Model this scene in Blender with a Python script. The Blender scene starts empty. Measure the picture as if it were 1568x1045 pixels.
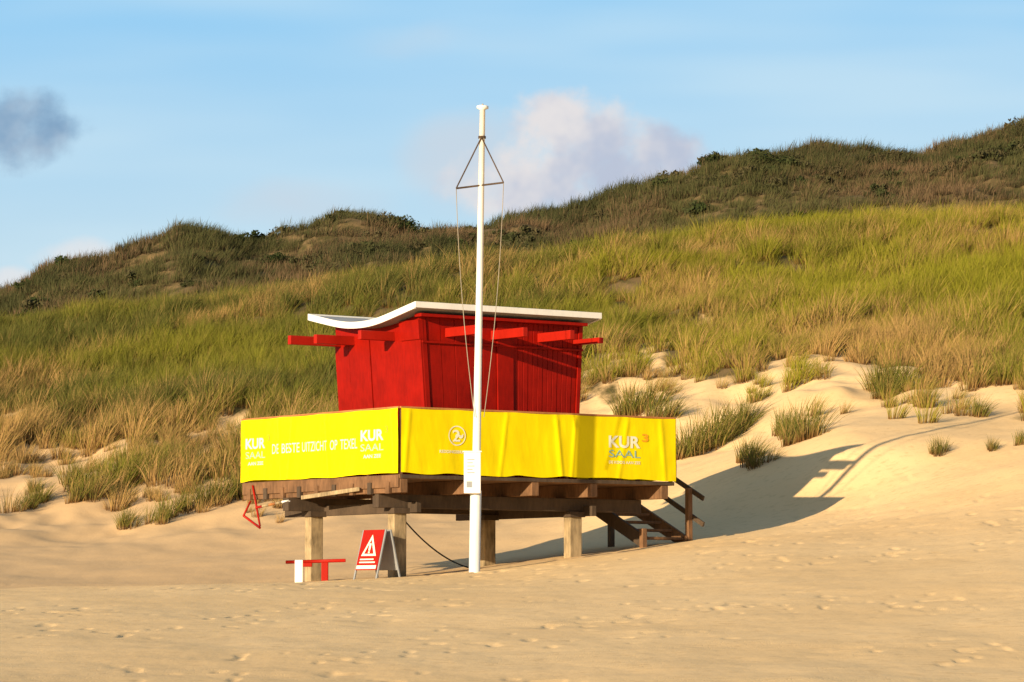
import bpy, math, random
import numpy as np
from mathutils import Vector, Matrix, Quaternion
random.seed(7); rng=np.random.default_rng(7)
F=5460.0; EYE=1.7; CX=784.0; HY=940.0
scene=bpy.context.scene
# ------------------------------------------------------------ numpy noise
def _h(ix,iy,s):
    n=(ix.astype(np.int64)*374761393+iy.astype(np.int64)*668265263+s*144269504)&0xffffffff
    n=((n^(n>>13))*1274126177)&0xffffffff
    n=(n^(n>>16))&0xffffffff
    return n/4294967295.0
def vn(x,y,s=0):
    xi=np.floor(x);yi=np.floor(y);fx=x-xi;fy=y-yi
    fx=fx*fx*(3-2*fx);fy=fy*fy*(3-2*fy)
    a=_h(xi,yi,s);b=_h(xi+1,yi,s);c=_h(xi,yi+1,s);d=_h(xi+1,yi+1,s)
    return (a*(1-fx)+b*fx)*(1-fy)+(c*(1-fx)+d*fx)*fy
def fbm(x,y,s=0,o=4):
    r=0;a=.5;t=0
    for i in range(o):
        r=r+a*vn(x,y,s+i*17);t+=a;a*=.5;x=x*2.03+3.1;y=y*2.03+1.7
    return r/t-.5
def sst(a,b,x):
    t=np.clip((x-a)/(b-a),0,1);return t*t*(3-2*t)
# ------------------------------------------------------------ terrain
U=[-400,0,200,400,600,727,860,1035,1200,1300,1430,1568,2000]
SU=[-400,0,30,70,110,160,215,270,320,370,410,450,490,520,560,590,640,680,720,760,800,850,900,930,960,1010,1060,1090,1140,1200,1260,1320,1370,1420,1460,1500,1568,1700,2000]
SP=[500,456,438,405,402,398,378,355,360,378,372,362,346,334,332,337,356,347,349,340,328,324,312,298,285,272,262,244,240,241,238,235,239,238,226,216,202,180,160]
rows=[(30,U,[1047,1047,1047,1047,1046,1045,1044,1042,1040,1040,1038,1036,1030]),
(45,U,[938,938,937,936,932,929,924,917,908,902,892,880,850]),
(58.5,U,[902,902,899,893,886,881,867,846,829,823,813,796,741]),
(62,U,[905,905,902,896,883,875,859,837,819,808,788,762,700]),
(66,U,[907,906,903,898,881,868,850,828,807,790,748,712,640]),
(68.6,U,[892,892,890,884,866,856,842,816,784,758,712,688,622]),
(71,U,[879,879,879,871,853,844,833,792,730,684,672,664,605]),
(74,U,[864,864,862,850,832,824,810,752,690,652,646,644,585]),
(80,U,[828,828,820,806,792,783,768,708,650,628,612,598,540]),
(88,U,[758,758,738,712,688,670,646,614,586,573,560,546,500]),
(100,U,[675,675,650,625,600,585,568,540,512,496,480,465,430]),
(112,U,[585,580,560,535,510,495,480,455,435,422,410,398,370]),
(125,U,[512,506,484,456,431,418,401,381,364,358,349,336,306]),
(133,U,[535,530,508,483,457,443,427,407,390,383,375,362,335]),
(150,U,[540,520,505,465,440,425,405,395,372,358,348,335,300]),
(170,SU,[p+48 for p in SP]),
(186,SU,[p+8 for p in SP]),
(200,SU,[p+35 for p in SP])]
us=np.arange(-400,2001,4.0)
Yk=[-300.,0.];T=[np.full(us.shape,-3.0),np.full(us.shape,-1.7)]
for y,u,p in rows:
    z=(HY-np.interp(us,u,p))/F*y
    k=9 if len(u)<20 else 3
    zp=np.pad(z,k,mode='edge');z=np.convolve(zp,np.ones(2*k+1)/(2*k+1),'valid')
    Yk.append(float(y));T.append(z)
Yk+=[280.,700.,5000.];T+=[T[-1]*.4+3,np.full(us.shape,1.0),np.full(us.shape,-2.0)]
Yk=np.array(Yk);T=np.array(T)
dl=np.diff(T,axis=0)/np.diff(Yk)[:,None]
D=np.zeros_like(T);D[0]=dl[0];D[-1]=dl[-1]
for k in range(1,len(Yk)-1):
    h0=Yk[k]-Yk[k-1];h1=Yk[k+1]-Yk[k]
    w1=2*h1+h0;w2=h1+2*h0
    same=dl[k-1]*dl[k]>0
    a=np.where(same,dl[k-1],1);b=np.where(same,dl[k],1)
    D[k]=np.where(same,(w1+w2)/(w1/a+w2/b),0)
def G(X,Y,detail=True):
    X=np.asarray(X,float);Y=np.asarray(Y,float)
    u=np.clip(CX+F*X/np.maximum(Y,30),-400,1999.9)
    Yc=np.clip(Y,-299,4999)
    k=np.clip(np.searchsorted(Yk,Yc,side='right')-1,0,len(Yk)-2)
    f=(u+400)/4;i=np.floor(f).astype(int);i=np.clip(i,0,len(us)-2);f=f-i
    g=lambda A,kk:A[kk,i]*(1-f)+A[kk,i+1]*f
    h=Yk[k+1]-Yk[k];t=(Yc-Yk[k])/h
    z=(2*t**3-3*t**2+1)*g(T,k)+(t**3-2*t**2+t)*h*g(D,k)+(-2*t**3+3*t**2)*g(T,k+1)+(t**3-t**2)*h*g(D,k+1)
    if detail:
        dn=sst(80,100,Y)*(1-sst(260,500,Y))
        z=z+dn*(.9*fbm(X/3.6,Y/4.0,3)+.9*fbm(X/11+9,Y/11,5,3)+.28*fbm(X/1.3,Y/1.5,6,2))
        bk=sst(140,165,Y)*(1-sst(260,400,Y))
        z=z+bk*(1.7*fbm(X/4.0,Y/5,23,4))
        sd=sst(60,72,Y)*(1-sst(95,110,Y))
        z=z+sd*.22*fbm(X/3+4,Y/4,8)
        # wind-blown hollows and banks on the open dune face
        z=z+sst(74,84,Y)*(1-sst(96,104,Y))*.65*fbm(X/1.9,Y/3.2,31,3)
        fg=(1-sst(64,75,Y))*sst(5,15,Y)
        z=z+fg*(.10*fbm(X/2.5,Y/5,11)+.022*fbm(X/.5,Y/.8,12,3))
        z=z+fg*(-.020*sst(.76,.92,vn(X/.20,Y/.36,40))*sst(.35,.6,vn(X/2.1,Y/3.3,41)))
    return z
BU=[-400,0,100,200,300,400,520,600,860,920,960,1000,1050,1100,1180,1250,1330,1400,1480,1568,2000]
BP=[735,722,735,730,722,728,705,675,622,612,598,582,572,566,576,556,572,590,612,632,650]
def pyf(X,Y,Z): return HY-F*Z/np.maximum(Y,1)
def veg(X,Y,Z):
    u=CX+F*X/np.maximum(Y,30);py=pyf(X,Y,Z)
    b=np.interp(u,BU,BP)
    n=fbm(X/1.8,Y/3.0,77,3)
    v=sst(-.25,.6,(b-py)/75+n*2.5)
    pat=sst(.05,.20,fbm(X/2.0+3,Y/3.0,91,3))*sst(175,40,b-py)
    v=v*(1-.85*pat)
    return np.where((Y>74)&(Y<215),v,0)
def axis(parts):
    o=[]
    for a,b,s in parts:o+=list(np.arange(a,b,s))
    o.append(parts[-1][1]);return np.array(o)
uc=axis([(-60000,-10000,10000),(-10000,-2000,1000),(-2000,-240,40),(-240,1810,3.2),(1810,3600,40),(3600,11600,1000),(11600,61600,10000)])
yc=axis([(-300,0,50),(0,28,2),(28,62,.12),(62,92,.17),(92,130,.3),(130,205,.6),(205,300,8),(300,1000,70),(1000,5000,1000)])
UU,YY=np.meshgrid(uc,yc)
XX=(UU-CX)/F*np.maximum(YY,40)
ZZ=G(XX,YY)
ny,nx=XX.shape
co=np.stack([XX,YY,ZZ+EYE],-1).reshape(-1,3)
idx=np.arange(nx*ny).reshape(ny,nx)
q=np.stack([idx[:-1,:-1],idx[:-1,1:],idx[1:,1:],idx[1:,:-1]],-1).reshape(-1,4)
def npmesh(name,co,q):
    me=bpy.data.meshes.new(name);n=len(co);m=len(q);k=q.shape[1]
    me.vertices.add(n);me.vertices.foreach_set('co',co.astype(np.float32).ravel())
    me.loops.add(m*k);me.loops.foreach_set('vertex_index',q.astype(np.int32).ravel())
    me.polygons.add(m);me.polygons.foreach_set('loop_start',np.arange(0,m*k,k,dtype=np.int32))
    me.update(calc_edges=True);me.validate();return me
def fattr(me,name,vals):
    a=me.attributes.new(name,'FLOAT','POINT');a.data.foreach_set('value',np.asarray(vals,np.float32).ravel())
def link(o,parent=None):
    scene.collection.objects.link(o)
    if parent: o.parent=parent
    return o
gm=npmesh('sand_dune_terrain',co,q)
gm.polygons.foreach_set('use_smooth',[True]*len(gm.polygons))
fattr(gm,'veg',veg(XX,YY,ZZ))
fattr(gm,'trough_shade',sst(59,64,YY)*(1-sst(92,106,YY))*sst(4.5,-3.5,XX+1.5*fbm(XX/3,YY/5,44)))  # mask for the shade painted into the sand of the left trough
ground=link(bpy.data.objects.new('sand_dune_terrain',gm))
# ------------------------------------------------------------ materials
def newmat(name):
    m=bpy.data.materials.new(name);m.use_nodes=True;nt=m.node_tree
    b=nt.nodes['Principled BSDF'];return m,nt,b
def N(nt,t,**k):
    n=nt.nodes.new(t)
    for a,v in k.items():setattr(n,a,v)
    return n
def mixc(nt,f,a,b,bt='MIX'):
    n=N(nt,'ShaderNodeMix',data_type='RGBA',blend_type=bt)
    for s,v in ((0,f),(6,a),(7,b)):
        if isinstance(v,(int,float)):n.inputs[s].default_value=v
        elif isinstance(v,tuple):n.inputs[s].default_value=(*v,1)
        else:nt.links.new(v,n.inputs[s])
    return n.outputs[2]
def math_(nt,op,a,b=0.,c=0.,clamp=False):
    n=N(nt,'ShaderNodeMath',operation=op,use_clamp=clamp)
    for i,v in enumerate((a,b,c)):
        if isinstance(v,(int,float)):n.inputs[i].default_value=v
        else:nt.links.new(v,n.inputs[i])
    return n.outputs[0]
def ramp(nt,f,a,b,smooth=True):
    n=N(nt,'ShaderNodeMapRange',interpolation_type='SMOOTHSTEP' if smooth else 'LINEAR')
    nt.links.new(f,n.inputs[0]);n.inputs[1].default_value=a;n.inputs[2].default_value=b
    return n.outputs[0]
def noise(nt,vec,scale,detail=3,sc=None,rough=.5):
    if sc is not None:
        mp=N(nt,'ShaderNodeMapping');mp.inputs['Scale'].default_value=sc;nt.links.new(vec,mp.inputs[0]);vec=mp.outputs[0]
    n=N(nt,'ShaderNodeTexNoise');n.inputs['Scale'].default_value=scale;n.inputs['Detail'].default_value=detail;n.inputs['Roughness'].default_value=rough
    nt.links.new(vec,n.inputs['Vector']);return n.outputs['Fac']
# sand
msand,nt,b=newmat('sand')
pos=N(nt,'ShaderNodeNewGeometry').outputs['Position']
va=N(nt,'ShaderNodeAttribute',attribute_name='veg').outputs['Fac']
dp=N(nt,'ShaderNodeAttribute',attribute_name='trough_shade').outputs['Fac']
n1=noise(nt,pos,.35,2,(1,.6,1));n2=noise(nt,pos,6,3);n3=noise(nt,pos,1.6,4,(1,.5,1),.65)
c=mixc(nt,ramp(nt,n1,.3,.7),(.93,.64,.325),(.87,.585,.285))
c=mixc(nt,ramp(nt,n2,.5,.8),c,(.76,.50,.24))
c=mixc(nt,math_(nt,'MULTIPLY',dp,.75),c,(.64,.42,.22))  # trough shade mixed into the sand colour as a darker brown
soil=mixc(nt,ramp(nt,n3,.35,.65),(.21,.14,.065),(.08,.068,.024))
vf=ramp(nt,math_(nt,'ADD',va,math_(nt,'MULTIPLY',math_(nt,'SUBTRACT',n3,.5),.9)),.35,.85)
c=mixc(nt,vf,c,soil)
nt.links.new(c,b.inputs['Base Color']);b.inputs['Roughness'].default_value=.95;b.inputs['Specular IOR Level'].default_value=.1
h=math_(nt,'ADD',math_(nt,'MULTIPLY',noise(nt,pos,6.5,3,(1,.55,1),.65),.014),math_(nt,'MULTIPLY',noise(nt,pos,26,2),.004))
vo=N(nt,'ShaderNodeTexVoronoi',feature='F1');mp=N(nt,'ShaderNodeMapping');mp.inputs['Scale'].default_value=(4.3,2.3,1)
nt.links.new(pos,mp.inputs[0]);nt.links.new(mp.outputs[0],vo.inputs['Vector'])
foot=math_(nt,'MULTIPLY',ramp(nt,vo.outputs['Distance'],.0,.25),math_(nt,'MULTIPLY',ramp(nt,noise(nt,pos,.7,1),.45,.7),.014))
h=math_(nt,'ADD',h,foot)
bp=N(nt,'ShaderNodeBump');bp.inputs['Strength'].default_value=.5;bp.inputs['Distance'].default_value=1.0
nt.links.new(h,bp.inputs['Height']);nt.links.new(bp.outputs[0],b.inputs['Normal'])
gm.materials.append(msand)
def paint(name,col,rough=.5,var=.12,bump=.0,planks=None,spec=.3):
    m,nt,b=newmat(name)
    tc=N(nt,'ShaderNodeTexCoord').outputs['Object']
    n=noise(nt,tc,2.5,4);n2=noise(nt,tc,22,3,(1,1,.25))
    f=math_(nt,'ADD',math_(nt,'MULTIPLY',n,.6),math_(nt,'MULTIPLY',n2,.4))
    c=mixc(nt,ramp(nt,f,.3,.7),tuple(x*(1-var) for x in col),tuple(min(1,x*(1+var)) for x in col))
    nt.links.new(c,b.inputs['Base Color']);b.inputs['Roughness'].default_value=rough
    b.inputs['Specular IOR Level'].default_value=spec
    if bump:
        bp=N(nt,'ShaderNodeBump');bp.inputs['Strength'].default_value=.5;bp.inputs['Distance'].default_value=bump
        nt.links.new(f,bp.inputs['Height']);nt.links.new(bp.outputs[0],b.inputs['Normal'])
    return m
mred=paint('red_painted_wood',(.26,.006,.002),.5,.2,.006,spec=.1)
mredb=paint('red_beam_paint',(.34,.012,.005),.5,.12,spec=.12)
mwhite=paint('white_paint',(.78,.77,.74),.45,.06)
mroof=paint('roof_felt_grey',(.33,.34,.35),.9,.15)
mwood=paint('weathered_brown_timber',(.17,.088,.042),.8,.4,.01)
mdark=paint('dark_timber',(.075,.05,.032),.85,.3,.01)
mpost=paint('bleached_timber_post',(.31,.23,.13),.85,.5,.02)
mrail=paint('handrail_orange',(.40,.16,.05),.6,.2)
mrope=paint('rope',(.30,.26,.20),.9,.1)
mblack=paint('black_rubber',(.02,.02,.02),.7,.1)
mgrey=paint('galvanised_grey',(.26,.27,.28),.5,.1)
mblue=paint('print_blue',(.25,.48,.42),.6,.03)
morange=paint('print_orange',(.85,.36,.01),.6,.03)
mprint=paint('print_white',(.78,.78,.62),.6,.03)
# banner
mban,nt,b=newmat('yellow_banner_vinyl')
tc=N(nt,'ShaderNodeTexCoord').outputs['Object']
c=mixc(nt,ramp(nt,noise(nt,tc,1.2,3),.3,.7),(.80,.63,.001),(.88,.71,.002))
nt.links.new(c,b.inputs['Base Color']);b.inputs['Roughness'].default_value=.5;b.inputs['Specular IOR Level'].default_value=.08
bp=N(nt,'ShaderNodeBump');bp.inputs['Strength'].default_value=.45;bp.inputs['Distance'].default_value=.025
nt.links.new(noise(nt,tc,3.5,3,(1,1,.35)),bp.inputs['Height']);nt.links.new(bp.outputs[0],b.inputs['Normal'])
# ------------------------------------------------------------ mesh helpers
def mkobj(name,verts,faces,mat,parent=None,bevel=0,smooth=False):
    me=bpy.data.meshes.new(name);me.from_pydata([tuple(v) for v in verts],[],faces);me.update()
    if mat:me.materials.append(mat)
    o=bpy.data.objects.new(name,me);link(o,parent)
    if bevel:
        m=o.modifiers.new('b','BEVEL');m.width=bevel;m.segments=2;m.limit_method='ANGLE'
    return o
BF=[(0,1,3,2),(4,6,7,5),(0,4,5,1),(2,3,7,6),(0,2,6,4),(1,5,7,3)]
def box(name,x0,x1,y0,y1,z0,z1,mat,parent=None,bevel=.008):
    v=[(x,y,z) for x in (x0,x1) for y in (y0,y1) for z in (z0,z1)]
    return mkobj(name,v,BF,mat,parent,bevel)
def beam(name,p0,p1,w,h,mat,parent=None,up=(0,0,1),bevel=.006):
    p0=Vector(p0);p1=Vector(p1);d=(p1-p0).normalized();s=d.cross(Vector(up)).normalized();t=s.cross(d)
    v=[p+s*a*w/2+t*c*h/2 for p in (p0,p1) for a in (-1,1) for c in (-1,1)]
    return mkobj(name,v,BF,mat,parent,bevel)
def tube(name,pts,rad,mat,parent=None,n=12):
    pts=[Vector(p) for p in pts];V=[];Fc=[]
    if not isinstance(rad,(list,tuple)):rad=[rad]*len(pts)
    for i,p in enumerate(pts):
        d=(pts[min(i+1,len(pts)-1)]-pts[max(i-1,0)]).normalized()
        a=Vector((0,0,1)) if abs(d.z)<.9 else Vector((1,0,0))
        s=d.cross(a).normalized();t=s.cross(d)
        for j in range(n):
            an=2*math.pi*j/n;V.append(p+(s*math.cos(an)+t*math.sin(an))*rad[i])
    for i in range(len(pts)-1):
        for j in range(n):
            Fc.append((i*n+j,i*n+(j+1)%n,(i+1)*n+(j+1)%n,(i+1)*n+j))
    Fc.append(tuple(range(n)));Fc.append(tuple((len(pts)-1)*n+j for j in range(n))[::-1])
    o=mkobj(name,V,Fc,mat,parent)
    for p in o.data.polygons:p.use_smooth=len(p.vertices)==4
    return o
def empty(name,loc,rz=0):
    o=bpy.data.objects.new(name,None);o.location=loc;o.rotation_euler=(0,0,rz);o.empty_display_size=.3;link(o);return o
# ------------------------------------------------------------ lifeguard tower
RZ=math.atan2(.593,.806);OX,OY=-1.89,60.0
tower=empty('lifeguard_tower',(OX,OY,EYE),RZ)
def Wd(x,y): return OX+.806*x-.594*y, OY+.593*x+.805*y
L,W=5.94,4.97
def gz(x,y):
    X,Y=Wd(x,y);return float(G(X,Y))
for i,(x,y) in enumerate([(.5,.8),(4.27,.8),(.5,3.39),(4.27,3.39)]):
    g=gz(x,y)
    box(f'post_{i+1}',x-.13,x+.13,y-.10,y+.10,g-.4,1.79,mpost,tower,.015)
    box(f'post_cap_{i+1}',x-.17,x+.17,y-.15,y+.15,1.70,1.80,mdark,tower)
for i,y in enumerate((.8,3.39)):
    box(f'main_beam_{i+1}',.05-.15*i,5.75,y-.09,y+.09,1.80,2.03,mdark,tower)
    box(f'main_beam_b_{i+1}',.3,5.5,y+.16,y+.24,1.84,2.03,mwood,tower)
for i,x in enumerate((.5,4.27)):
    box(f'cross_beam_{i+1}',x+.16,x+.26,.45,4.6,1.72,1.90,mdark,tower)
for i,x in enumerate((.09,1.42,2.85,4.13,5.72)):
    box(f'joist_{i+1}',x-.075,x+.075,.0,W,2.034,2.27,mwood,tower)
for i in range(9):
    y=.25+i*.55
    box(f'side_block_{i}',-.05,.012,y,y+.11,2.02,2.22,mdark if i%2 else mwood,tower)
box('floor_deck',.0,L,.0,W,2.272,2.34,mwood,tower)
box('rim_board_left',-.022,.010,.02,W-.02,2.12,2.33,mwood,tower)
box('rim_board_front',.02,L-.02,-.018,-.004,2.275,2.335,mdark,tower,.003)
for nm,p0,p1 in (('handrail_left',(0,0,3.47),(0,W,3.47)),('handrail_front',(0,0,3.47),(L,0,3.47)),('handrail_back',(0,W,3.47),(L,W,3.47)),('handrail_right',(L,0,3.47),(L,W-1.4,3.47))):
    beam(nm,p0,p1,.07,.035,mrail,tower)
k=0
for s in np.linspace(.05,L-.05,6):
    for y in (.05,W-.05):
        k+=1;box(f'rail_post_{k}',s-.03,s+.03,y-.03,y+.03,2.34,3.45,mwood,tower)
for s in np.linspace(1,W-1.2,3):
    for x in (.05,L-.05):
        k+=1;box(f'rail_post_{k}',x-.03,x+.03,s-.03,s+.03,2.34,3.45,mwood,tower)
def fold(s,t,sd):
    s=np.asarray(s,float);t=np.asarray(t,float)
    v=.013*fbm(s*2.3+sd+.5*t,t*.45,sd)*2
    v=v+.020*np.maximum(0,fbm(s*1.15+sd*3-.9*t,t*.3+s*.1,sd+5,2))*2
    for c,a,w,sl in ((.12,.014,.05,.1),(L*.36,.013,.045,.15),(L*.56,.020,.05,-.12),(L*.615,.014,.04,.1),(L*.80,.011,.05,.22),(L*.95,.013,.05,-.1)):
        v=v+a*np.exp(-((s-c-sl*(t-.5))/w)**2)
    return v
BZ0,BZ1=2.36,3.46
def banner(name,fn,length,sd):
    ns,nt_=int(length*40),26
    s,t=np.meshgrid(np.linspace(0,length,ns),np.linspace(0,1,nt_))
    o=fold(s,t,sd)*(1-.6*sst(.9,1,t))
    z=BZ0+(BZ1-BZ0)*t - (1-t)*.03*fbm(s*2,s*0,sd,2)*2 - t*.012*np.abs(np.sin(s*math.pi/1.18))
    x,y,n=fn(s)
    co=np.stack([x+n[0]*(.04+o),y+n[1]*(.04+o),z],-1).reshape(-1,3)
    ii=np.arange(ns*nt_).reshape(nt_,ns)
    qq=np.stack([ii[:-1,:-1],ii[:-1,1:],ii[1:,1:],ii[1:,:-1]],-1).reshape(-1,4)
    me=npmesh(name,co,qq);me.polygons.foreach_set('use_smooth',[True]*len(me.polygons));me.materials.append(mban)
    link(bpy.data.objects.new(name,me),tower)
fA=lambda s:(s*0,s,(-1,0));fB=lambda s:(s,s*0,(0,-1))
banner('banner_left',fA,W,1);banner('banner_front',fB,L,2)
banner('banner_back',lambda s:(s,s*0+W,(0,1)),L,3);banner('banner_right',lambda s:(s*0+L,s,(1,0)),W-1.4,4)
def text_mesh(s,bold=0.0):
    cu=bpy.data.curves.new('t','FONT');cu.body=s;cu.offset=bold;cu.resolution_u=4
    o=bpy.data.objects.new('t',cu);scene.collection.objects.link(o)
    dg=bpy.context.evaluated_depsgraph_get();me=bpy.data.meshes.new_from_object(o.evaluated_get(dg))
    bpy.data.objects.remove(o);return me
def put_text(name,s,side,s0,s1,z0,z1,mat,bold=.02,me=None):
    me=me or text_mesh(s,bold)
    co=np.array([v.co[:] for v in me.vertices]);mn=co.min(0);mx=co.max(0)
    a=(co[:,0]-mn[0])/(mx[0]-mn[0]);b_=(co[:,1]-mn[1])/(mx[1]-mn[1])
    S=s0+(s1-s0)*a;Z=z0+(z1-z0)*b_;t=(Z-BZ0)/(BZ1-BZ0)
    if side=='A': o=fold(S,t,1)+.050;c=np.stack([-o,S,Z],-1)
    else: o=fold(S,t,2)+.050;c=np.stack([S,-o,Z],-1)
    me.vertices.foreach_set('co',c.astype(np.float32).ravel());me.update()
    me.materials.clear();me.materials.append(mat);me.name=name
    link(bpy.data.objects.new(name,me),tower)
put_text('print_kur_1','KUR','A',4.78,4.14,2.93,3.12,mprint,.03)
put_text('print_three_1','3','A',4.08,3.97,3.05,3.17,morange,.02)
put_text('print_saal_1','SAAL','A',4.78,4.14,2.76,2.88,mblue,.0)
put_text('print_small_1','AAN ZEE','A',4.7,4.2,2.64,2.70,mprint)
x0=3.90
for wd,ln in (('DE',.22),('BESTE',.56),('UITZICHT',.80),('OP',.22),('TEXEL',.54)):
    put_text('print_slogan_'+wd.lower(),wd,'A',x0,x0-ln,2.82,2.99,mprint,.0);x0-=ln+.09
put_text('print_kur_2','KUR','A',1.10,.42,2.93,3.12,mprint,.03)
put_text('print_three_2','3','A',.37,.27,3.05,3.17,morange,.02)
put_text('print_saal_2','SAAL','A',1.10,.42,2.76,2.88,mblue,.0)
put_text('print_small_2','AAN ZEE','A',1.02,.5,2.64,2.70,mprint)
put_text('print_kur_3','KUR','B',4.42,5.12,2.91,3.12,mprint,.03)
put_text('print_three_3','3','B',5.16,5.31,3.03,3.17,morange,.02)
put_text('print_saal_3','SAAL','B',4.42,5.12,2.74,2.87,mblue,.0)
put_text('print_small_3','DE KOOG AAN ZEE','B',4.42,5.12,2.63,2.68,mprint)
put_text('print_club','REDDINGSBRIGADE','B',.78,1.48,2.72,2.77,mprint)
def ring_me(r0,r1,n=48):
    me=bpy.data.meshes.new('ring');V=[];Fc=[]
    for i in range(n):
        a=2*math.pi*i/n
        V+=[(math.cos(a)*r0,math.sin(a)*r0,0),(math.cos(a)*r1,math.sin(a)*r1,0)]
    for i in range(n):
        j=(i+1)%n;Fc.append((2*i,2*i+1,2*j+1,2*j))
    me.from_pydata(V,[],Fc);return me
put_text('print_ring','', 'B',.97,1.33,2.85,3.19,mprint,me=ring_me(.9,1.0))
put_text('print_swan','2','B',1.06,1.22,2.92,3.12,mprint,.01)
put_text('print_swan_wing','~','B',1.12,1.28,2.97,3.06,mprint,.02)
# cabin
def wall_top(y):
    return np.interp(y,[.6,.9,1.3,1.8,2.15,2.5,2.85,3.2,3.55,3.91],[5.33,5.275,5.20,5.125,5.10,5.105,5.14,5.20,5.265,5.34])
xb0,xb1,xt0,xt1,y0,y1=1.27,4.40,1.05,4.55,.92,3.58
ZB=2.34
def xl(z):return xb0+(xt0-xb0)*(z-ZB)/2.9
def xr(z):return xb1+(xt1-xb1)*(z-ZB)/2.9
ys=np.linspace(y0,y1,14)
V=[];Fc=[]
for y in ys:
    zt=float(wall_top(y))-.10
    V+=[(xl(ZB),y,ZB),(xl(zt),y,zt),(xr(ZB),y,ZB),(xr(zt),y,zt)]
n=len(ys)
for i in range(n-1):
    a=4*i;c_=a+4;Fc+=[(a,a+1,c_+1,c_),(a+2,c_+2,c_+3,a+3)]
Fc+=[(0,2,3,1),(4*(n-1),4*(n-1)+1,4*(n-1)+3,4*(n-1)+2)]
mkobj('cabin_walls',V,Fc,mred,tower)
k=0
ztop=float(wall_top(y0))-.12
def board(name,xa,xb,dp,zt,m=mred):
    fa=(xa-xb0)/(xb1-xb0);fb=(xb-xb0)/(xb1-xb0)
    at=xl(zt)+fa*(xr(zt)-xl(zt));bt=xl(zt)+fb*(xr(zt)-xl(zt))
    v=[(xa,y0-dp,ZB),(at,y0-dp,zt),(xa,y0+.01,ZB),(at,y0+.01,zt),(xb,y0-dp,ZB),(bt,y0-dp,zt),(xb,y0+.01,ZB),(bt,y0+.01,zt)]
    mkobj(name,v,BF,m,tower,.004)
board('corner_board_l',xb0-.02,xb0+.07,.045,ztop)
xs=list(np.arange(1.36,2.98,.27))
for a,b_ in zip(xs[:-1],xs[1:]):
    k+=1;board(f'board_{k}',a,b_-.009,.018+.003*(k%2),ztop)
board('door_jamb',xs[-1]+.0,3.03,.05,ztop)
xs=list(np.arange(3.045,4.36,.1))
for a,b_ in zip(xs[:-1],xs[1:]):
    k+=1;board(f'board_{k}',a,b_-.009,.016+.003*(k%3),ztop-.0)
board('corner_board_r',4.345,4.42,.045,ztop)
box('wall_head_trim',xl(4.72)-.03,xr(4.72)+.03,y0-.07,y0-.03,4.66,4.70,mred,tower)
def lpanel(name,ya,yb,dp,za,zb,m=mred):
    v=[]
    for z in (za,zb):
        for d in (dp,-.01):
            for y in (ya,yb): v.append((xl(z)-d,y,z))
    f=[(0,1,3,2),(4,6,7,5),(0,4,5,1),(2,3,7,6),(0,2,6,4),(1,5,7,3)]
    mkobj(name,v,f,m,tower,.004)
lpanel('lpanel_corner',y0-.04,1.42,.06,ZB,4.98)
lpanel('lpanel_a',1.44,2.48,.02,ZB,4.9);lpanel('lpanel_b',2.50,3.15,.03,ZB,4.9);lpanel('lpanel_c',3.17,3.6,.02,ZB,4.9)
lpanel('lpanel_header',y0-.05,1.46,.09,4.72,5.06)
for i,x in enumerate((1.62,2.60,3.62)):
    z=4.86
    box(f'roof_beam_front_{i+1}',x-.05,x+.05,-.05,3.9,z-.08,z+.08,mredb,tower)
box('roof_beam_front_4',4.36,4.46,.15,4.2,4.76,4.86,mredb,tower)
for i,(y,xe) in enumerate(((1.75,.35),(3.0,.25),(3.45,.0))):
    box(f'roof_beam_side_{i+1}',xe,5.1,y-.05,y+.05,4.74,4.90,mredb,tower)
yp=np.linspace(.6,3.91,40)
zp=np.interp(yp,[.6,.9,1.3,1.6,1.9,2.2,2.5,2.8,3.1,3.5,3.91],[5.335,5.28,5.205,5.15,5.112,5.10,5.105,5.13,5.18,5.26,5.345])
zp=np.convolve(np.pad(zp,3,mode='reflect',reflect_type='odd'),np.ones(7)/7,'valid')
xa,xb_=.72,4.74
V=[];Fc=[];n=len(yp)
for y,z in zip(yp,zp):
    V+=[(xa+.03,y,z-.10),(xa+.03,y,z-.02),(xb_-.03,y,z-.10),(xb_-.03,y,z-.02)]
for i in range(n-1):
    a=4*i;c_=a+4;Fc+=[(a,a+1,c_+1,c_),(a+1,a+3,c_+3,c_+1),(a+3,a+2,c_+2,c_+3),(a+2,a,c_,c_+2)]
Fc+=[(0,2,3,1),(4*n-4,4*n-3,4*n-1,4*n-2)]
mkobj('roof_slab',V,Fc,mroof,tower)
def fascia(name,xs0,xs1):
    V=[];Fc=[]
    for y,z in zip(yp,zp):
        V+=[(xs0,y,z-.115),(xs0,y,z),(xs1,y,z-.115),(xs1,y,z)]
    for i in range(n-1):
        a=4*i;c_=a+4;Fc+=[(a,a+1,c_+1,c_),(a+1,a+3,c_+3,c_+1),(a+3,a+2,c_+2,c_+3),(a+2,a,c_,c_+2)]
    Fc+=[(0,2,3,1),(4*n-4,4*n-3,4*n-1,4*n-2)]
    mkobj(name,V,Fc,mwhite,tower)
fascia('fascia_left',xa-.01,xa+.027);fascia('fascia_right',xb_-.027,xb_+.01)
box('fascia_front',xa-.01,xb_+.01,.565,.597,5.235,5.34,mwhite,tower,.004)
box('fascia_back',xa-.01,xb_+.01,3.913,3.945,5.235,5.35,mwhite,tower,.004)
box('soffit_frieze',xa+.2,xb_-.2,.70,.90,5.10,5.16,mred,tower)
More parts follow.
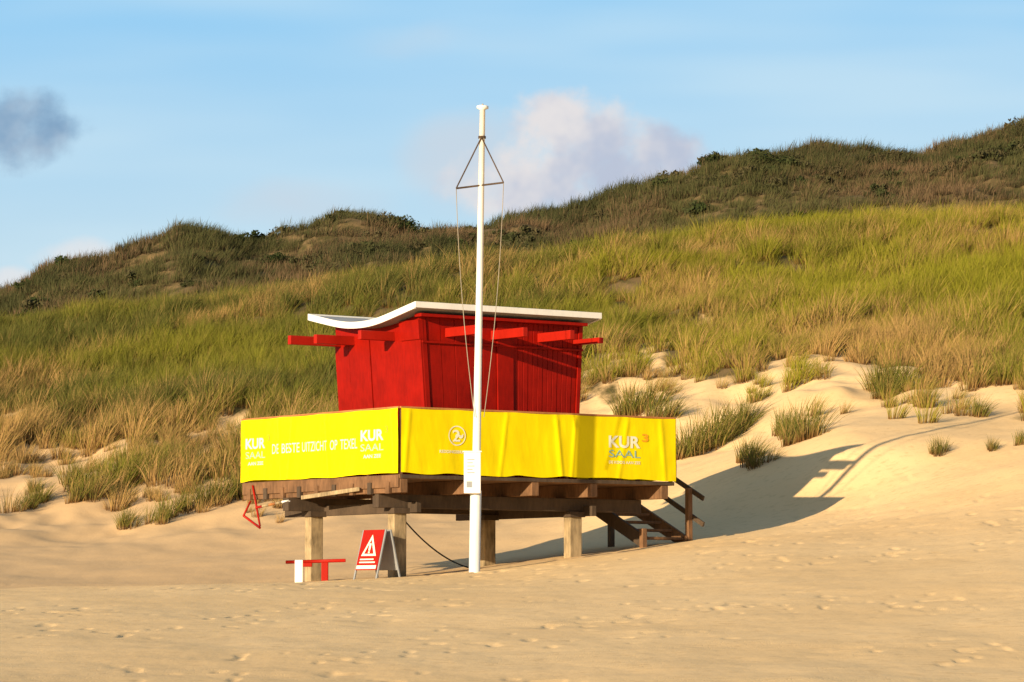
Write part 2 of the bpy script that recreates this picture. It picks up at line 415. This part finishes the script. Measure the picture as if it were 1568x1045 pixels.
# stairs
sy0,sz0=3.2,2.34;sy1=.95;sz1=gz(6.5,.95)+.02
for i,x in enumerate((6.02,6.98)):
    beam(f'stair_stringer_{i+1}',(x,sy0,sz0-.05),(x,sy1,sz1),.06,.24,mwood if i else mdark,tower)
for i in range(7):
    f=(i+.5)/7;y=sy0+(sy1-sy0)*f;z=sz0+(sz1-sz0)*f
    box(f'stair_tread_{i+1}',6.055,6.945,y-.13,y+.13,z-.02,z+.03,mwood,tower)
box('stair_landing',L+.05,7.02,3.2,4.5,2.26,2.34,mwood,tower)
for i,(x,y) in enumerate(((7.04,.95),(7.04,3.25),(5.98,.95),(7.04,4.45))):
    f=(sy0-y)/(sy0-sy1);f=max(0,min(1,f));zt=sz0+(sz1-sz0)*f+1.0
    if i==2: zt=sz1+.25
    box(f'stair_post_{i+1}',x-.05,x+.05,y-.05,y+.05,gz(x,y)-.3,zt,mwood if y<1 else mdark,tower)
zt0,zt1=sz0+.98,sz1+.95
beam('stair_rail',(7.1,3.4,zt0+.05),(7.1,.6,zt1-.15),.04,.09,mdark,tower)
beam('stair_rail_mid',(7.1,3.4,zt0-.40),(7.1,.6,zt1-.62),.04,.09,mdark,tower)
# red bracket, short stowed pole, hanging cable
b_=(-.05,4.85,1.75)
tube('holder_1',[(-.05,4.55,2.28),(-.05,4.30,1.55)],.018,mredb,tower);tube('holder_2',[b_,(-.05,4.30,1.52)],.022,mredb,tower);tube('holder_3',[b_,(-.05,4.62,2.0)],.018,mredb,tower)
P0=Vector((-.1,4.35,1.88));P1=Vector((-.08,3.3,1.98))
for i in range(5):
    q0=P0.lerp(P1,i/5);q1=P0.lerp(P1,(i+1)/5);tube(f'stowed_pole_{i}',[q0,q1],.024,(mredb,mpost,mrail,mpost,mwhite)[i],tower,8)
beam('stowed_plank',(-.08,2.9,2.02),(-.08,1.1,2.12),.03,.07,mpost,tower)
pts=[]
A=Vector((.64,.8,1.6));B=Vector((2.6,1.6,gz(2.6,1.6)+.02))
for i in range(17):
    t=i/16;p=A.lerp(B,t);p.z-=.22*4*t*(1-t)*.6;pts.append(p)
tube('hanging_cable',pts,.013,mblack,tower,6)
# ------------------------------------------------------------ flagpole
fx,fy=-.626,59.6
fg=float(G(fx,fy))
pole=empty('flagpole',(fx,fy,EYE+fg));
H=(HY-158)/F*fy-fg;dx=.131
pp=lambda h:Vector((dx*h/H,0,h))
tube('shaft',[pp(-.4),pp(1.35),pp(1.37),pp(H*.5),pp(H-.06)],[.095,.093,.070,.060,.046],mwhite,pole,20)
tube('cap',[pp(H-.07),pp(H-.05),pp(H-.01),pp(H)],[.05,.10,.10,.07],mwhite,pole,20)
tube('finial',[pp(H),pp(H+.03)],[.02,.012],mrope,pole,8)
px=lambda u,v:Vector(((u-CX)/F*fy-fx,0,(HY-v)/F*fy-fg))
ap=px(737,208);ap.y=-.06;e0=px(698,286);e0.y=.06;e1=px(771,279);e1.y=-.12
tube('spreader',[e0,e1],.016,mdark,pole,8)
tube('stay_l',[ap,e0],.012,mdark,pole,6);tube('stay_r',[ap,e1],.012,mdark,pole,6)
c1=px(727,640);c1.y=-.1;c2=px(741,640);c2.y=-.1
def sag(a,b,s):
    o=[]
    for i in range(13):
        t=i/12;p=a.lerp(b,t);p.x+=s*4*t*(1-t);o.append(p)
    return o
tube('halyard_l',sag(e0,c1,-.05),.007,mrope,pole,6);tube('halyard_r',sag(e1,c2,.05),.007,mrope,pole,6)
tube('ring_clamp',[pp(H-.56),pp(H-.52)],.065,mdark,pole,12)
bz0=(HY-757)/F*fy-fg;bz1=(HY-694)/F*fy-fg
box('meter_box',-.175,.105,-.20,-.085,bz0,bz1,mwhite,pole,.012)
box('box_lid',-.195,.12,-.215,-.06,bz1,bz1+.02,mwhite,pole,.004)
for i in range(5):
    box(f'box_label_{i}',-.12,-.0-.03*(i%2),-.204,-.2005,bz1-.13-.055*i,bz1-.115-.055*i,mgrey,pole,0)
box('box_notice',-.13,-.04,-.204,-.2005,bz0+.1,bz0+.2,mgrey,pole,0)
# ------------------------------------------------------------ A-frame sign
sx,sy=(578-CX)/F*60.3,60.3
sg=float(G(sx,sy))
sign=empty('warning_sign_board',(sx,sy,EYE+sg+.02))
sign.rotation_euler=(0,0,math.atan2(.68,.73))
Hs=.80
def lean(side,h): return side*(.27-.22*h/Hs)
for sd,nm in ((-1,'front'),(1,'back')):
    z0,z1=.12,Hs
    v=[(lean(sd,z)+sd*o,y,z) for z in (z0,z1) for o in (0,.02) for y in (-.27,.27)]
    f=[(0,1,3,2),(4,6,7,5),(0,4,5,1),(2,3,7,6),(0,2,6,4),(1,5,7,3)]
    mkobj('panel_'+nm,v,f,mredb if sd<0 else mgrey,sign,.004)
    for y in (-.285,.285):
        beam(f'leg_{nm}_{y}',(lean(sd,0),y,-.05),(lean(sd,Hs),y,Hs),.03,.03,mgrey,sign)
def onp(y,z,o=.026): return (lean(-1,z)-o,y,z)
V=[onp(.19,.36),onp(-.19,.36),onp(0,.72)];mkobj('triangle_white',V,[(0,1,2)],mprint,sign)
V=[onp(.12,.395,.030),onp(-.12,.395,.030),onp(0,.635,.030)];mkobj('triangle_red',V,[(0,1,2)],mredb,sign)
V=[onp(.022,.45,.034),onp(-.022,.45,.034),onp(-.028,.57,.034),onp(.028,.57,.034)];mkobj('mark',V,[(0,1,2,3)],mprint,sign)
V=[onp(.02,.405,.034),onp(-.02,.405,.034),onp(-.02,.435,.034),onp(.02,.435,.034)];mkobj('mark_dot',V,[(0,1,2,3)],mprint,sign)
V=[onp(.25,.14),onp(-.25,.14),onp(-.25,.20),onp(.25,.20)];mkobj('white_strip',V,[(0,1,2,3)],mprint,sign)
for i,z in enumerate((.24,.29)):
    V=[onp(.2,z),onp(-.2+.05*i,z),onp(-.2+.05*i,z+.022),onp(.2,z+.022)];mkobj(f'text_line_{i}',V,[(0,1,2,3)],mprint,sign)
# ------------------------------------------------------------ low barrier
bx,by=(484-CX)/F*62,62.
bgz=(HY-888)/F*62
bar=empty('beach_barrier',(bx,by,EYE+bgz))
tube('rail',[(-.52,.0,.30),(.52,-.05,.33)],.03,mredb,bar)
box('foot_white',-.36,-.22,-.05,.05,-.15,.34,mwhite,bar,.01)
box('foot_red',.10,.22,-.07,.03,-.15,.30,mredb,bar,.01)
box('base_red',-.22,-.06,-.06,.04,.22,.29,mredb,bar,.01)
# ------------------------------------------------------------ grass
def grass_mat(name,green,green2,straw,dark,tl=.15):
    m,nt,b=newmat(name)
    t=N(nt,'ShaderNodeAttribute',attribute_name='t').outputs['Fac']
    r=N(nt,'ShaderNodeAttribute',attribute_name='rnd').outputs['Fac']
    dry=N(nt,'ShaderNodeAttribute',attribute_name='dry',attribute_type='INSTANCER').outputs['Fac']
    lush=N(nt,'ShaderNodeAttribute',attribute_name='lush',attribute_type='INSTANCER').outputs['Fac']
    orr=N(nt,'ShaderNodeObjectInfo').outputs['Random']
    g=mixc(nt,math_(nt,'ADD',math_(nt,'MULTIPLY',lush,.8),math_(nt,'MULTIPLY',orr,.25),clamp=True),green,green2)
    f=math_(nt,'ADD',math_(nt,'MULTIPLY',r,.75),math_(nt,'MULTIPLY',dry,.72))
    f=math_(nt,'SUBTRACT',f,math_(nt,'MULTIPLY',t,.42))
    f=math_(nt,'ADD',f,.06)
    c=mixc(nt,ramp(nt,f,.28,.88),g,straw)
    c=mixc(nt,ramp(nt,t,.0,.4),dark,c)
    nt.links.new(c,b.inputs['Base Color'])
    out=nt.nodes['Material Output'];nt.nodes.remove(b)
    d=N(nt,'ShaderNodeBsdfDiffuse');tr=N(nt,'ShaderNodeBsdfTranslucent');mx=N(nt,'ShaderNodeMixShader');mx.inputs[0].default_value=tl
    nt.links.new(c,d.inputs[0]);nt.links.new(c,tr.inputs[0]);nt.links.new(d.outputs[0],mx.inputs[1]);nt.links.new(tr.outputs[0],mx.inputs[2]);nt.links.new(mx.outputs[0],out.inputs[0])
    return m
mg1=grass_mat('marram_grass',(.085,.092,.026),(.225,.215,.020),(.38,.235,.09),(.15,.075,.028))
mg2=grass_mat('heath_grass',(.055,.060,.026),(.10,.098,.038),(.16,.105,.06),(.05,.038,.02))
def tuft(name,nb,rad,hmin,hmax,w,mat,seed,wind=.2):
    r=np.random.default_rng(seed);lv=4
    co=[];fc=[];T_=[];R_=[];k=0
    for i in range(nb):
        a=r.uniform(0,2*math.pi);rr=rad*math.sqrt(r.uniform());rx,ry=rr*math.cos(a),rr*math.sin(a)
        h=r.uniform(hmin,hmax)*(1-.35*(rr/rad)**2)
        lx=wind*r.uniform(.3,1.5)+.45*rx/rad+r.normal(0,.13);ly=.10+.45*ry/rad+r.normal(0,.14)
        fa=r.uniform(0,math.pi);ww=w*r.uniform(.7,1.3);wx,wy=math.cos(fa)*ww/2,math.sin(fa)*ww/2*.6
        br=r.uniform()
        for j in range(lv):
            t=j/(lv-1);z=h*(t-.12*t*t)-.06;s=(1-t)**.7
            x=rx+lx*h*t**1.7;y=ry+ly*h*t**1.7
            if j<lv-1:
                co+=[(x-wx*s,y-wy*s,z),(x+wx*s,y+wy*s,z)];T_+=[t,t];R_+=[br,br]
            else: co.append((x,y,z));T_.append(1);R_.append(br)
        for j in range(lv-2): fc.append((k+2*j,k+2*j+1,k+2*j+3,k+2*j+2))
        fc.append((k+2*(lv-2),k+2*(lv-2)+1,k+2*(lv-1)));k+=2*(lv-1)+1
    me=bpy.data.meshes.new(name);me.from_pydata(co,[],fc);me.update()
    fattr(me,'t',T_);fattr(me,'rnd',R_);me.materials.append(mat)
    return bpy.data.objects.new(name,me)
def scatter(name,pts,rot,scl,dry,lush,coll,pick):
    me=bpy.data.meshes.new(name);me.vertices.add(len(pts));me.vertices.foreach_set('co',pts.astype(np.float32).ravel())
    a=me.attributes.new('rot','FLOAT_VECTOR','POINT');a.data.foreach_set('vector',rot.astype(np.float32).ravel())
    fattr(me,'scl',scl);fattr(me,'dry',dry);fattr(me,'lush',lush)
    a=me.attributes.new('idx','INT','POINT');a.data.foreach_set('value',pick.astype(np.int32))
    o=link(bpy.data.objects.new(name,me))
    ng=bpy.data.node_groups.new(name,'GeometryNodeTree')
    ng.interface.new_socket('Geometry',in_out='INPUT',socket_type='NodeSocketGeometry');ng.interface.new_socket('Geometry',in_out='OUTPUT',socket_type='NodeSocketGeometry')
    gi=ng.nodes.new('NodeGroupInput');go=ng.nodes.new('NodeGroupOutput')
    ci=ng.nodes.new('GeometryNodeCollectionInfo');ci.inputs['Collection'].default_value=coll;ci.inputs['Separate Children'].default_value=True;ci.inputs['Reset Children'].default_value=True
    ip=ng.nodes.new('GeometryNodeInstanceOnPoints');ip.inputs['Pick Instance'].default_value=True
    def na(nm,ty):
        n=ng.nodes.new('GeometryNodeInputNamedAttribute');n.data_type=ty;n.inputs['Name'].default_value=nm;return n.outputs['Attribute']
    er=ng.nodes.new('FunctionNodeEulerToRotation')
    lk=ng.links.new
    lk(gi.outputs[0],ip.inputs['Points']);lk(ci.outputs[0],ip.inputs['Instance']);lk(na('idx','INT'),ip.inputs['Instance Index'])
    lk(na('rot','FLOAT_VECTOR'),er.inputs[0]);lk(er.outputs[0],ip.inputs['Rotation']);lk(na('scl','FLOAT'),ip.inputs['Scale']);lk(ip.outputs[0],go.inputs[0])
    md=o.modifiers.new('scatter','NODES');md.node_group=ng;return o
# shrubs
mshr,nt,b=newmat('shrub_leaves')
pos=N(nt,'ShaderNodeNewGeometry').outputs['Position']
nt.links.new(mixc(nt,ramp(nt,noise(nt,pos,.5,2),.35,.65),(.032,.045,.014),(.085,.07,.035)),b.inputs['Base Color']);b.inputs['Roughness'].default_value=.9;b.inputs['Specular IOR Level'].default_value=.1
def shrub(nl,rx,ry,rz,seed,ls=(.04,.09)):
    r=np.random.default_rng(seed);V=[];Fc=[]
    cl=[(r.uniform(-.8,.8),r.uniform(-.8,.8),r.uniform(.1,.8),r.uniform(.25,.5)) for _ in range(16)]
    for i in range(nl):
        c=cl[r.integers(0,16)];d=r.normal(0,1,3);d/=np.linalg.norm(d);rr=c[3]*r.uniform(.6,1.05)
        p=np.array([(c[0]+d[0]*rr)*rx,(c[1]+d[1]*rr)*ry,max(-.1,(c[2]+d[2]*rr))*rz])
        a=r.normal(0,1,3);a/=np.linalg.norm(a);b2=np.cross(a,r.normal(0,1,3));b2/=np.linalg.norm(b2);s=r.uniform(*ls)
        k=len(V);V+=[p-a*s,p+b2*s*.5,p+a*s,p-b2*s*.5];Fc.append((k,k+1,k+2,k+3))
    for i in range(9):
        a=r.uniform(-.6,.6,2);k=len(V);w=.03
        V+=[(a[0]*rx*.3-w,a[1]*ry*.3,-.3),(a[0]*rx*.3+w,a[1]*ry*.3,-.3),(a[0]*rx,a[1]*ry,.7*rz)];Fc.append((k,k+1,k+2))
    me=bpy.data.meshes.new('shrub');me.from_pydata([tuple(v) for v in V],[],Fc);me.materials.append(mshr);return me
c1_=bpy.data.collections.new('tuft_source');c2_=bpy.data.collections.new('heath_source')
for i in range(7): c1_.objects.link(tuft(f'tuft_{i}',72,.20,.45,1.0,.020,mg1,100+i))
for i in range(4): c2_.objects.link(tuft(f'heath_{i}',52,.40,.35,.9,.032,mg2,200+i,.22))
for i in range(3): c2_.objects.link(bpy.data.objects.new(f'heath_z{i}',shrub(420,.75,.6,.42,50+i,(.06,.12))))
def cand(n,ya,yb,ua=-150,ub=1720):
    y=np.sqrt(rng.uniform(ya*ya,yb*yb,n));u=rng.uniform(ua,ub,n);return (u-CX)/F*y,y
X,Y=cand(17500,74,129.5)
Z=G(X,Y);v=veg(X,Y,Z);uu=CX+F*X/Y;py=pyf(X,Y,Z);b_=np.interp(uu,BU,BP)
left=sst(900,600,uu)
clus=sst(.07,.16,fbm(X/1.0,Y/1.4,55,2))*(.30+.25*left)*sst(100,5,py-b_)*(py<835)
clump=.28+.72*sst(-.12,.05,fbm(X/.9,Y/1.4,61,2))
keep=rng.uniform(0,1,len(X))<np.maximum(v*clump,clus)
dryf=np.clip(.06+.62*sst(150,0,b_-py)+1.7*fbm(X/5,Y/5,66,3)+1.1*fbm(X/1.2,Y/1.8,67,2),0,1)
lush=np.clip(.12+.80*sst(500,1300,uu)+1.8*fbm(X/5,Y/4,68,3),0,1)
sf=1+1.0*fbm(X/1.7,Y/2.2,71,3)
sf=sf*np.where(v<.3,.7,1)
X,Y,Z,dryf,lush,sf=[q_[keep] for q_ in (X,Y,Z,dryf,lush,sf)]
ex=[(1222,668,78,1.5),(1238,672,78.3,1.3),(1205,665,78.2,1.1),(1075,690,77,1.6),(1100,680,78,1.5),(1120,665,79,1.6),(1060,700,76,1.3),(1135,650,80,1.3),(1155,715,74,.9),(1150,705,74.5,1.0),(1438,695,72,.6),(960,640,82,1.5),(985,632,83,1.5),(1010,640,82,1.2),(200,805,80,1.0),(240,800,81,1.1),(330,770,82,1.4),(360,765,82,1.6),(300,780,82,1.3),(1340,600,84,1.5),(1360,610,84,1.4),(1375,600,85,1.6),(1500,640,77,.9),(1520,690,73,.5),(1570,680,73,.6),(60,770,80,1.0),(130,765,81,1.1),(40,780,80,.8)]
eX=[];eY=[];eS=[]
ysamp=np.linspace(62,100,400)
for u,p,y,s in ex:
    xs_=(u-CX)/F*ysamp;zz=G(xs_,ysamp);pp_=pyf(xs_,ysamp,zz)
    j=int(np.argmin(np.abs(pp_-p)+.3*np.abs(ysamp-y)));yy=ysamp[j]
    for m in range(4):
        eX.append((u-CX)/F*yy+rng.normal(0,.14*s));eY.append(yy+rng.normal(0,.2));eS.append(s*rng.uniform(.65,1.0))
aX=np.concatenate([X,eX]);aY=np.concatenate([Y,eY]);aZ=G(aX,aY)
sc=np.concatenate([rng.uniform(.7,1.35,len(X))*sf,np.array(eS)])
dr=np.concatenate([dryf,np.full(len(eX),.2)]);lu=np.concatenate([lush,np.full(len(eX),.15)])
def rots(n): return np.stack([rng.normal(0,.12,n),rng.normal(0.04,.12,n),rng.normal(0,.6,n)],-1)
scatter('marram_grass',np.stack([aX,aY,aZ+EYE],-1),rots(len(aX)),sc,dr,lu,c1_,rng.integers(0,7,len(aX)))
X,Y=cand(17000,132,191)
fn=fbm(X/5,Y/7,13,3)
keep=rng.uniform(0,1,len(X))<.4+.6*sst(-.18,.05,fn)
X=X[keep];Y=Y[keep];fn=fn[keep];Z=G(X,Y)
bush=rng.uniform(0,1,len(X))<.01+.15*sst(.08,.2,fbm(X/4,Y/6,19,3))
pick=np.where(bush,rng.integers(4,7,len(X)),rng.integers(0,4,len(X)))
hl=np.clip(.45+2*fbm(X/8,Y/8,15,3),0,1)
scatter('heath_vegetation',np.stack([X,Y,Z+EYE],-1),rots(len(X)),rng.uniform(.55,1.3,len(X)),np.clip(.36+2.8*fbm(X/5,Y/6,14,3),0,1),hl,c2_,pick)
sms=[shrub(2600,1.1,.9,1.0,i) for i in range(3)]
for i,(u,y,s) in enumerate([(548,184,.8),(565,184.5,.9),(583,184,1.0),(600,184,.8),(618,185,.6),(1100,186,.6),(1122,186,.5),(1145,186,.7),(1170,186,.5),(1258,186,.6),(1330,186,.4),(905,186,.5),(1175,176,1.0),(420,172,.8),(600,180,1.0),(1380,178,.6),(390,173,.8),(1205,178,.9)]):
    x=(u-CX)/F*y;o=bpy.data.objects.new('dune_shrub',sms[i%3]);o.location=(x,y,EYE+float(G(x,y))-.1);o.scale=(s*1.1,s,s*.9);o.rotation_euler=(0,0,i*1.3);link(o)
# ------------------------------------------------------------ light and sky
SE=math.radians(11.6);hx,hy=-.57,-.82;hn=math.hypot(hx,hy);hx/=hn;hy/=hn
sd=bpy.data.lights.new('sun','SUN');sd.energy=7.6;sd.angle=math.radians(.5);sd.color=(1,.81,.54)
so=bpy.data.objects.new('sun',sd);link(so);so.location=(-30,-30,30)
so.rotation_euler=Vector((-hx*math.cos(SE),-hy*math.cos(SE),-math.sin(SE))).to_track_quat('-Z','Y').to_euler()
w=bpy.data.worlds.new('World');scene.world=w;w.use_nodes=True;nt=w.node_tree
bg=nt.nodes['Background'];ST=.13;bg.inputs[1].default_value=ST
sky=N(nt,'ShaderNodeTexSky',sky_type='NISHITA');sky.sun_disc=False;sky.sun_elevation=SE;sky.sun_rotation=math.atan2(hx,hy)%(2*math.pi)
sky.air_density=1.0;sky.dust_density=.4;sky.ozone_density=2.0
tc=N(nt,'ShaderNodeTexCoord').outputs['Generated']
sp=N(nt,'ShaderNodeSeparateXYZ');nt.links.new(tc,sp.inputs[0])
yy=math_(nt,'MAXIMUM',sp.outputs[1],.05)
ua=math_(nt,'MULTIPLY',math_(nt,'DIVIDE',sp.outputs[0],yy),F/1000);vb=math_(nt,'MULTIPLY',math_(nt,'DIVIDE',sp.outputs[2],yy),F/1000)
cv=N(nt,'ShaderNodeCombineXYZ');nt.links.new(ua,cv.inputs[0]);nt.links.new(vb,cv.inputs[1]);cv=cv.outputs[0]
front=ramp(nt,sp.outputs[1],.1,.4)
def ell(cx,cy,rx,ry,wt):
    a=math_(nt,'DIVIDE',math_(nt,'SUBTRACT',ua,(cx-CX)/1000),rx/1000);b_=math_(nt,'DIVIDE',math_(nt,'SUBTRACT',vb,(HY-cy)/1000),ry/1000)
    r=math_(nt,'ADD',math_(nt,'MULTIPLY',a,a),math_(nt,'MULTIPLY',b_,b_))
    return math_(nt,'MULTIPLY',math_(nt,'SUBTRACT',1,r),wt)
def mx(l):
    o=l[0]
    for e in l[1:]:
        n=N(nt,'ShaderNodeMath',operation='SMOOTH_MAX');nt.links.new(o,n.inputs[0]);nt.links.new(e,n.inputs[1]);n.inputs[2].default_value=.3;o=n.outputs[0]
    return o
cn=noise(nt,cv,11,3,None,.55);cn2=noise(nt,cv,5,3,(.5,1,1),.55);cn3=noise(nt,cv,15,5,None,.55)
den=math_(nt,'ADD',mx([ell(850,185,88,64,1.1),ell(905,225,120,85,1.1),ell(1010,240,88,68,1),ell(835,280,165,75,1),ell(960,285,130,55,1)]),math_(nt,'MULTIPLY',math_(nt,'SUBTRACT',cn3,.5),2.2))
m1=math_(nt,'MULTIPLY',ramp(nt,den,-.1,1.0),.95)
den2=math_(nt,'ADD',mx([ell(710,250,120,95,.9),ell(480,310,170,50,.7),ell(640,60,200,30,.3)]),math_(nt,'MULTIPLY',math_(nt,'SUBTRACT',cn2,.5),2.0))
m2=math_(nt,'MULTIPLY',ramp(nt,den2,-.1,1.0),.65)
den3=math_(nt,'ADD',mx([ell(20,200,110,64,1.1),ell(45,160,65,36,.7)]),math_(nt,'MULTIPLY',math_(nt,'SUBTRACT',cn3,.5),2.4))
m3=math_(nt,'MULTIPLY',ramp(nt,den3,-.15,1.2),.9)
den4=math_(nt,'ADD',mx([ell(125,395,85,38,1),ell(10,430,50,25,.8)]),math_(nt,'MULTIPLY',math_(nt,'SUBTRACT',cn,.5),1.8))
m4=math_(nt,'MULTIPLY',ramp(nt,den4,.0,1.0),.75)
cir=math_(nt,'MULTIPLY',ramp(nt,noise(nt,cv,1.6,3,(.35,2.2,1),.6),.36,.68),.55)
S=lambda r,g,b_:(r/ST,g/ST,b_/ST)
grad=ramp(nt,vb,.42,1.0,False)
tint=mixc(nt,grad,(.62,.78,.86),(.26,.60,.93))
n=N(nt,'ShaderNodeVectorMath',operation='SCALE');nt.links.new(tint,n.inputs[0]);n.inputs['Scale'].default_value=1/ST
up=ramp(nt,sp.outputs[2],.25,.6)
fr=math_(nt,'MULTIPLY',math_(nt,'MULTIPLY',front,math_(nt,'SUBTRACT',1,up)),.93)
base=mixc(nt,fr,sky.outputs[0],n.outputs[0])
c=mixc(nt,math_(nt,'MULTIPLY',cir,front),base,S(.64,.81,.90))
c=mixc(nt,math_(nt,'MULTIPLY',m2,front),c,S(.62,.67,.74))
c=mixc(nt,math_(nt,'MULTIPLY',m4,front),c,S(.80,.79,.80))
shade=ramp(nt,math_(nt,'ADD',math_(nt,'MULTIPLY',math_(nt,'SUBTRACT',cn,.5),1.6),math_(nt,'SUBTRACT',math_(nt,'MULTIPLY',vb,2.2),math_(nt,'MULTIPLY',ua,1.6))),1.0,1.75)
cc=mixc(nt,shade,S(.50,.55,.68),S(.80,.76,.76))
c=mixc(nt,math_(nt,'MULTIPLY',m1,front),c,cc)
dk=mixc(nt,ramp(nt,cn,.35,.65),S(.20,.34,.52),S(.36,.48,.62))
c=mixc(nt,math_(nt,'MULTIPLY',m3,front),c,dk)
nt.links.new(c,bg.inputs[0])
# ------------------------------------------------------------ camera
cam=bpy.data.cameras.new('camera');co_=bpy.data.objects.new('camera',cam);link(co_)
cam.sensor_width=36;cam.lens=36*F/1568;cam.clip_end=12000;cam.clip_start=.1
co_.location=(0,0,EYE);co_.rotation_euler=(math.radians(90)+math.atan((HY-522.5)/F),0,0)
scene.camera=co_
scene.view_settings.view_transform='Standard';scene.view_settings.look='None';scene.view_settings.exposure=0
